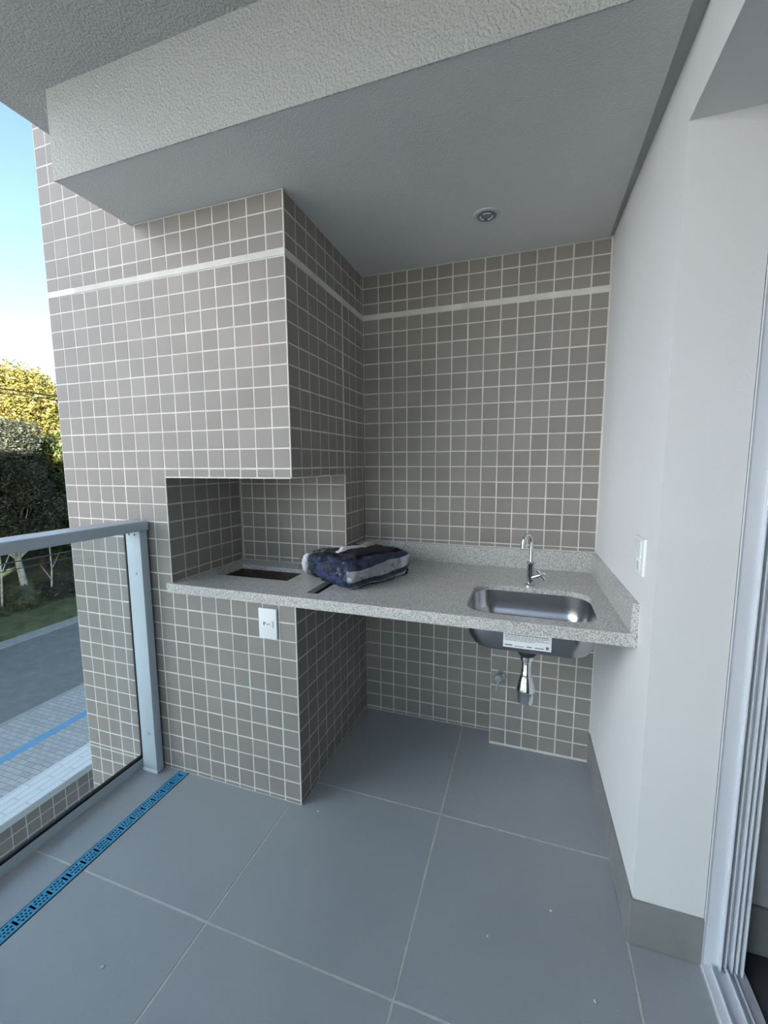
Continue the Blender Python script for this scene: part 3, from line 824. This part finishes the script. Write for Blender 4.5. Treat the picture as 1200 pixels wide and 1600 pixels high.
# ---- trees
def leaf_cloud(t, centre, rad, n, size, rnd):
    for _ in range(n):
        d = Vector((rnd.gauss(0, 1), rnd.gauss(0, 1), rnd.gauss(0, 1))).normalized()
        rr = rnd.random() ** .45
        pnt = centre + Vector((d.x * rad[0], d.y * rad[1], d.z * rad[2])) * rr
        s = size * rnd.uniform(.6, 1.4)
        u = Vector((rnd.uniform(-1, 1), rnd.uniform(-1, 1), rnd.uniform(-.6, .6))).normalized()
        v = u.cross(Vector((rnd.uniform(-1, 1), rnd.uniform(-1, 1), rnd.uniform(-1, 1)))).normalized()
        a = t.verts.new(pnt - u * s); b = t.verts.new(pnt + v * s * .45); c = t.verts.new(pnt + u * s); e = t.verts.new(pnt - v * s * .45)
        t.faces.new((a, b, c)); t.faces.new((a, c, e))

def tree(name, x, y, h, spread, leafm, barkm, label, seed, nclump, per, size, cat='tree', base=None, low=.3, group=None, tr_=1.6):
    rnd = random.Random(seed); z0 = G + .5 if base is None else base
    root = empty(name, (x, y, z0), label, cat, group)
    t = bmesh.new(); pts = []; px_, py_ = x, y
    for k in range(7):
        pts.append(Vector((px_, py_, z0 - 1 + (h * .8 + 1) * k / 6))); px_ += rnd.uniform(-1, 1) * h * .012; py_ += rnd.uniform(-1, 1) * h * .012
    tube(t, pts, [tr_ * (1 - .11 * k) for k in range(7)], 9)
    mk('trunk', t, barkm, root, smooth=True)
    t = bmesh.new(); ends = []
    for k in range(nclump):
        f = low + (1 - low) * (k + .5) / nclump
        ang = k * 2.4 + rnd.uniform(-.4, .4)
        wdt = spread * math.sin(math.pi * min(1, .18 + .80 * (f - low) / (1 - low))) ** .7
        r = wdt * rnd.uniform(.35, .95)
        e = Vector((x + r * math.cos(ang), y + r * math.sin(ang), z0 + h * f + rnd.uniform(-2, 2)))
        ends.append(e)
        s = pts[min(6, int(f * .8 * 6))]
        mid = (s + e) / 2 + Vector((0, 0, -h * .03))
        tube(t, [s, mid, e], [.45 * tr_ * .6, .25 * tr_ * .6, .1], 5)
    mk('branches', t, barkm, root, smooth=True)
    t = bmesh.new()
    for e in ends:
        q = spread * rnd.uniform(.28, .46)
        leaf_cloud(t, e, (q, q, q * .8), per, size, rnd)
    mk('foliage', t, leafm, root, kind='stuff')
    return root
TL = [('tall yellow-green tree lit by the sun at the street edge', -262, 150, 118, 34, LEAFY, BARKD, 1, 60, 1500, .95, .25, 2.2),
      ('grey-green tree with pale mottled trunk across the road', -231, 120, 88, 23, LEAFG, BARK, 2, 40, 1300, .75, .42, 1.7),
      ('bushy dark green tree beside the tiled wall edge', -238, 152, 84, 24, LEAFD, BARKD, 3, 40, 1200, .8, .2, 1.5),
      ('rounded dark tree behind the pale trunk, to its left', -245, 92, 96, 26, LEAFD, BARKD, 4, 36, 900, 1.0, .3, 1.6),
      ('yellowing tree far along the verge, outside the left edge', -258, 55, 108, 30, LEAFY, BARKD, 5, 36, 500, 1.8, .3, 2.0),
      ('dark tree farthest along the street behind the barbecue', -250, 200, 104, 30, LEAFD, BARKD, 6, 36, 450, 1.8, .3, 2.0),
      ('thin grey-green tree left of the road bend', -232, 20, 80, 22, LEAFG, BARK, 8, 24, 450, 1.6, .35, 1.5),
      ('large dark backdrop tree deep in the woodland', -300, 120, 110, 40, LEAFD, BARKD, 10, 40, 500, 2.2, .1, 2.4),
      ('large dark backdrop tree deep in the woodland, right one', -300, 200, 105, 42, LEAFD, BARKD, 11, 40, 500, 2.2, .1, 2.4)]
for (lb, x, y, h, sp, lf, bk, sd_, nc, per, sz, low, trr) in TL:
    tree('tree', x, y, h, sp, lf, bk, lb, sd_, nc, per, sz, low=low, group=None, tr_=trr)
SH = [('dark low shrub at the foot of the pale trunk', -224, 112), ('dark low shrub in front of the bushy tree', -226, 134), ('low shrub beside the bare verge patch', -226, 92), ('shrub on the verge near the tiled wall edge', -228, 155), ('leftmost low shrub on the verge', -226, 70)]
for i, (lb, x, y) in enumerate(SH):
    rnd = random.Random(20 + i); root = empty('shrub', (x, y, G), lb, 'shrub')
    t = bmesh.new(); tube(t, [(x, y, G - .5), (x + .5, y, G + 6)], [.5, .2], 6); mk('stem', t, BARKD, root)
    t = bmesh.new()
    for k in range(12): leaf_cloud(t, Vector((x + rnd.uniform(-6, 6), y + rnd.uniform(-7, 7), G + rnd.uniform(1, 9))), (6, 6, 3.5), 450, 1.1, rnd)
    mk('foliage', t, LEAFD if i % 2 == 0 else LEAFG, root, kind='stuff')
for i, (x, y, h) in enumerate(((-222, 128, 34), (-222, 106, 40))):
    t = bmesh.new(); tube(t, [(x, y, G - .5), (x + .6, y + 1.2, G + h * .5), (x - .5, y + 2, G + h)], [.5, .35, .15], 7)
    tube(t, [(x + .6, y + 1.2, G + h * .5), (x + 2, y + 5, G + h * .75)], [.25, .1], 5); tube(t, [(x + .2, y + .8, G + h * .35), (x + 1, y - 4, G + h * .6)], [.25, .1], 5)
    mk('sapling', t, BARK, smooth=True, label=('slender bare sapling right of the pale trunk', 'slender bare sapling left of the pale trunk')[i], cat='sapling')

# ---- overhead cables along the street (poles stand off to both sides)
lbs = ['highest thin cable crossing the sky over the treetops', 'upper thick cable over the treetops', 'thin cable just under the thick upper one', 'cable crossing the middle of the trees', 'lower cable crossing the middle of the trees',
       'higher of two cables seen through the balustrade glass', 'lower of two cables seen through the balustrade glass']
for zc, rr, lb in zip((38.6, 36.1, 35.1, 27.6, 25.1, -4.5, -6.3), (.06, .16, .1, .08, .08, .16, .12), lbs):
    pts = [Vector((-105, y, zc + 3.0 * (((y - 45) / 180) ** 2))) for y in range(-150, 241, 15)]
    mk('overhead_cable', tube(bmesh.new(), pts, rr, 6), STEELC, label=lb, cat='cable', group='overhead street cables')
for y, lb in ((241, 'utility pole hidden beyond the barbecue along the street'), (-151, 'utility pole along the street behind the viewer')):
    t = bmesh.new(); tube(t, [(-106.2, y, G - 1), (-106.2, y, 48)], [1.6, 1.0], 14)
    pr_ = mk('utility_pole', t, CONC, smooth=True, label=lb, cat='pole')
    mk('crossarm', B(-112, -100, y - .5, y + .5, 40, 41.2, bev=.1), BARKD, pr_)

# ---- plaster crumbs dropped on the floor tiles
rnd = random.Random(5)
crumbs = [(1.05, -.1, 'beside the barbecue corner'), (12.6, -1.6, 'on the wide tile under the sink side'), (13.9, -4.3, 'near the right skirting end'), (10.2, -3.4, 'in the middle of the wide right tile'), (-3.2, -9.0, 'on the large lower left tile')]
for i, (x, y, lb) in enumerate(crumbs):
    t = bmesh.new(); bmesh.ops.create_icosphere(t, subdivisions=1, radius=.055)
    for v in t.verts: v.co = Vector((v.co.x * rnd.uniform(.7, 1.5) + x, v.co.y * rnd.uniform(.7, 1.5) + y, v.co.z * .6 + .03))
    mk('plaster_crumb', t, WCONC, label='tiny white plaster crumb ' + lb, cat='crumb', group='plaster crumbs on the floor')
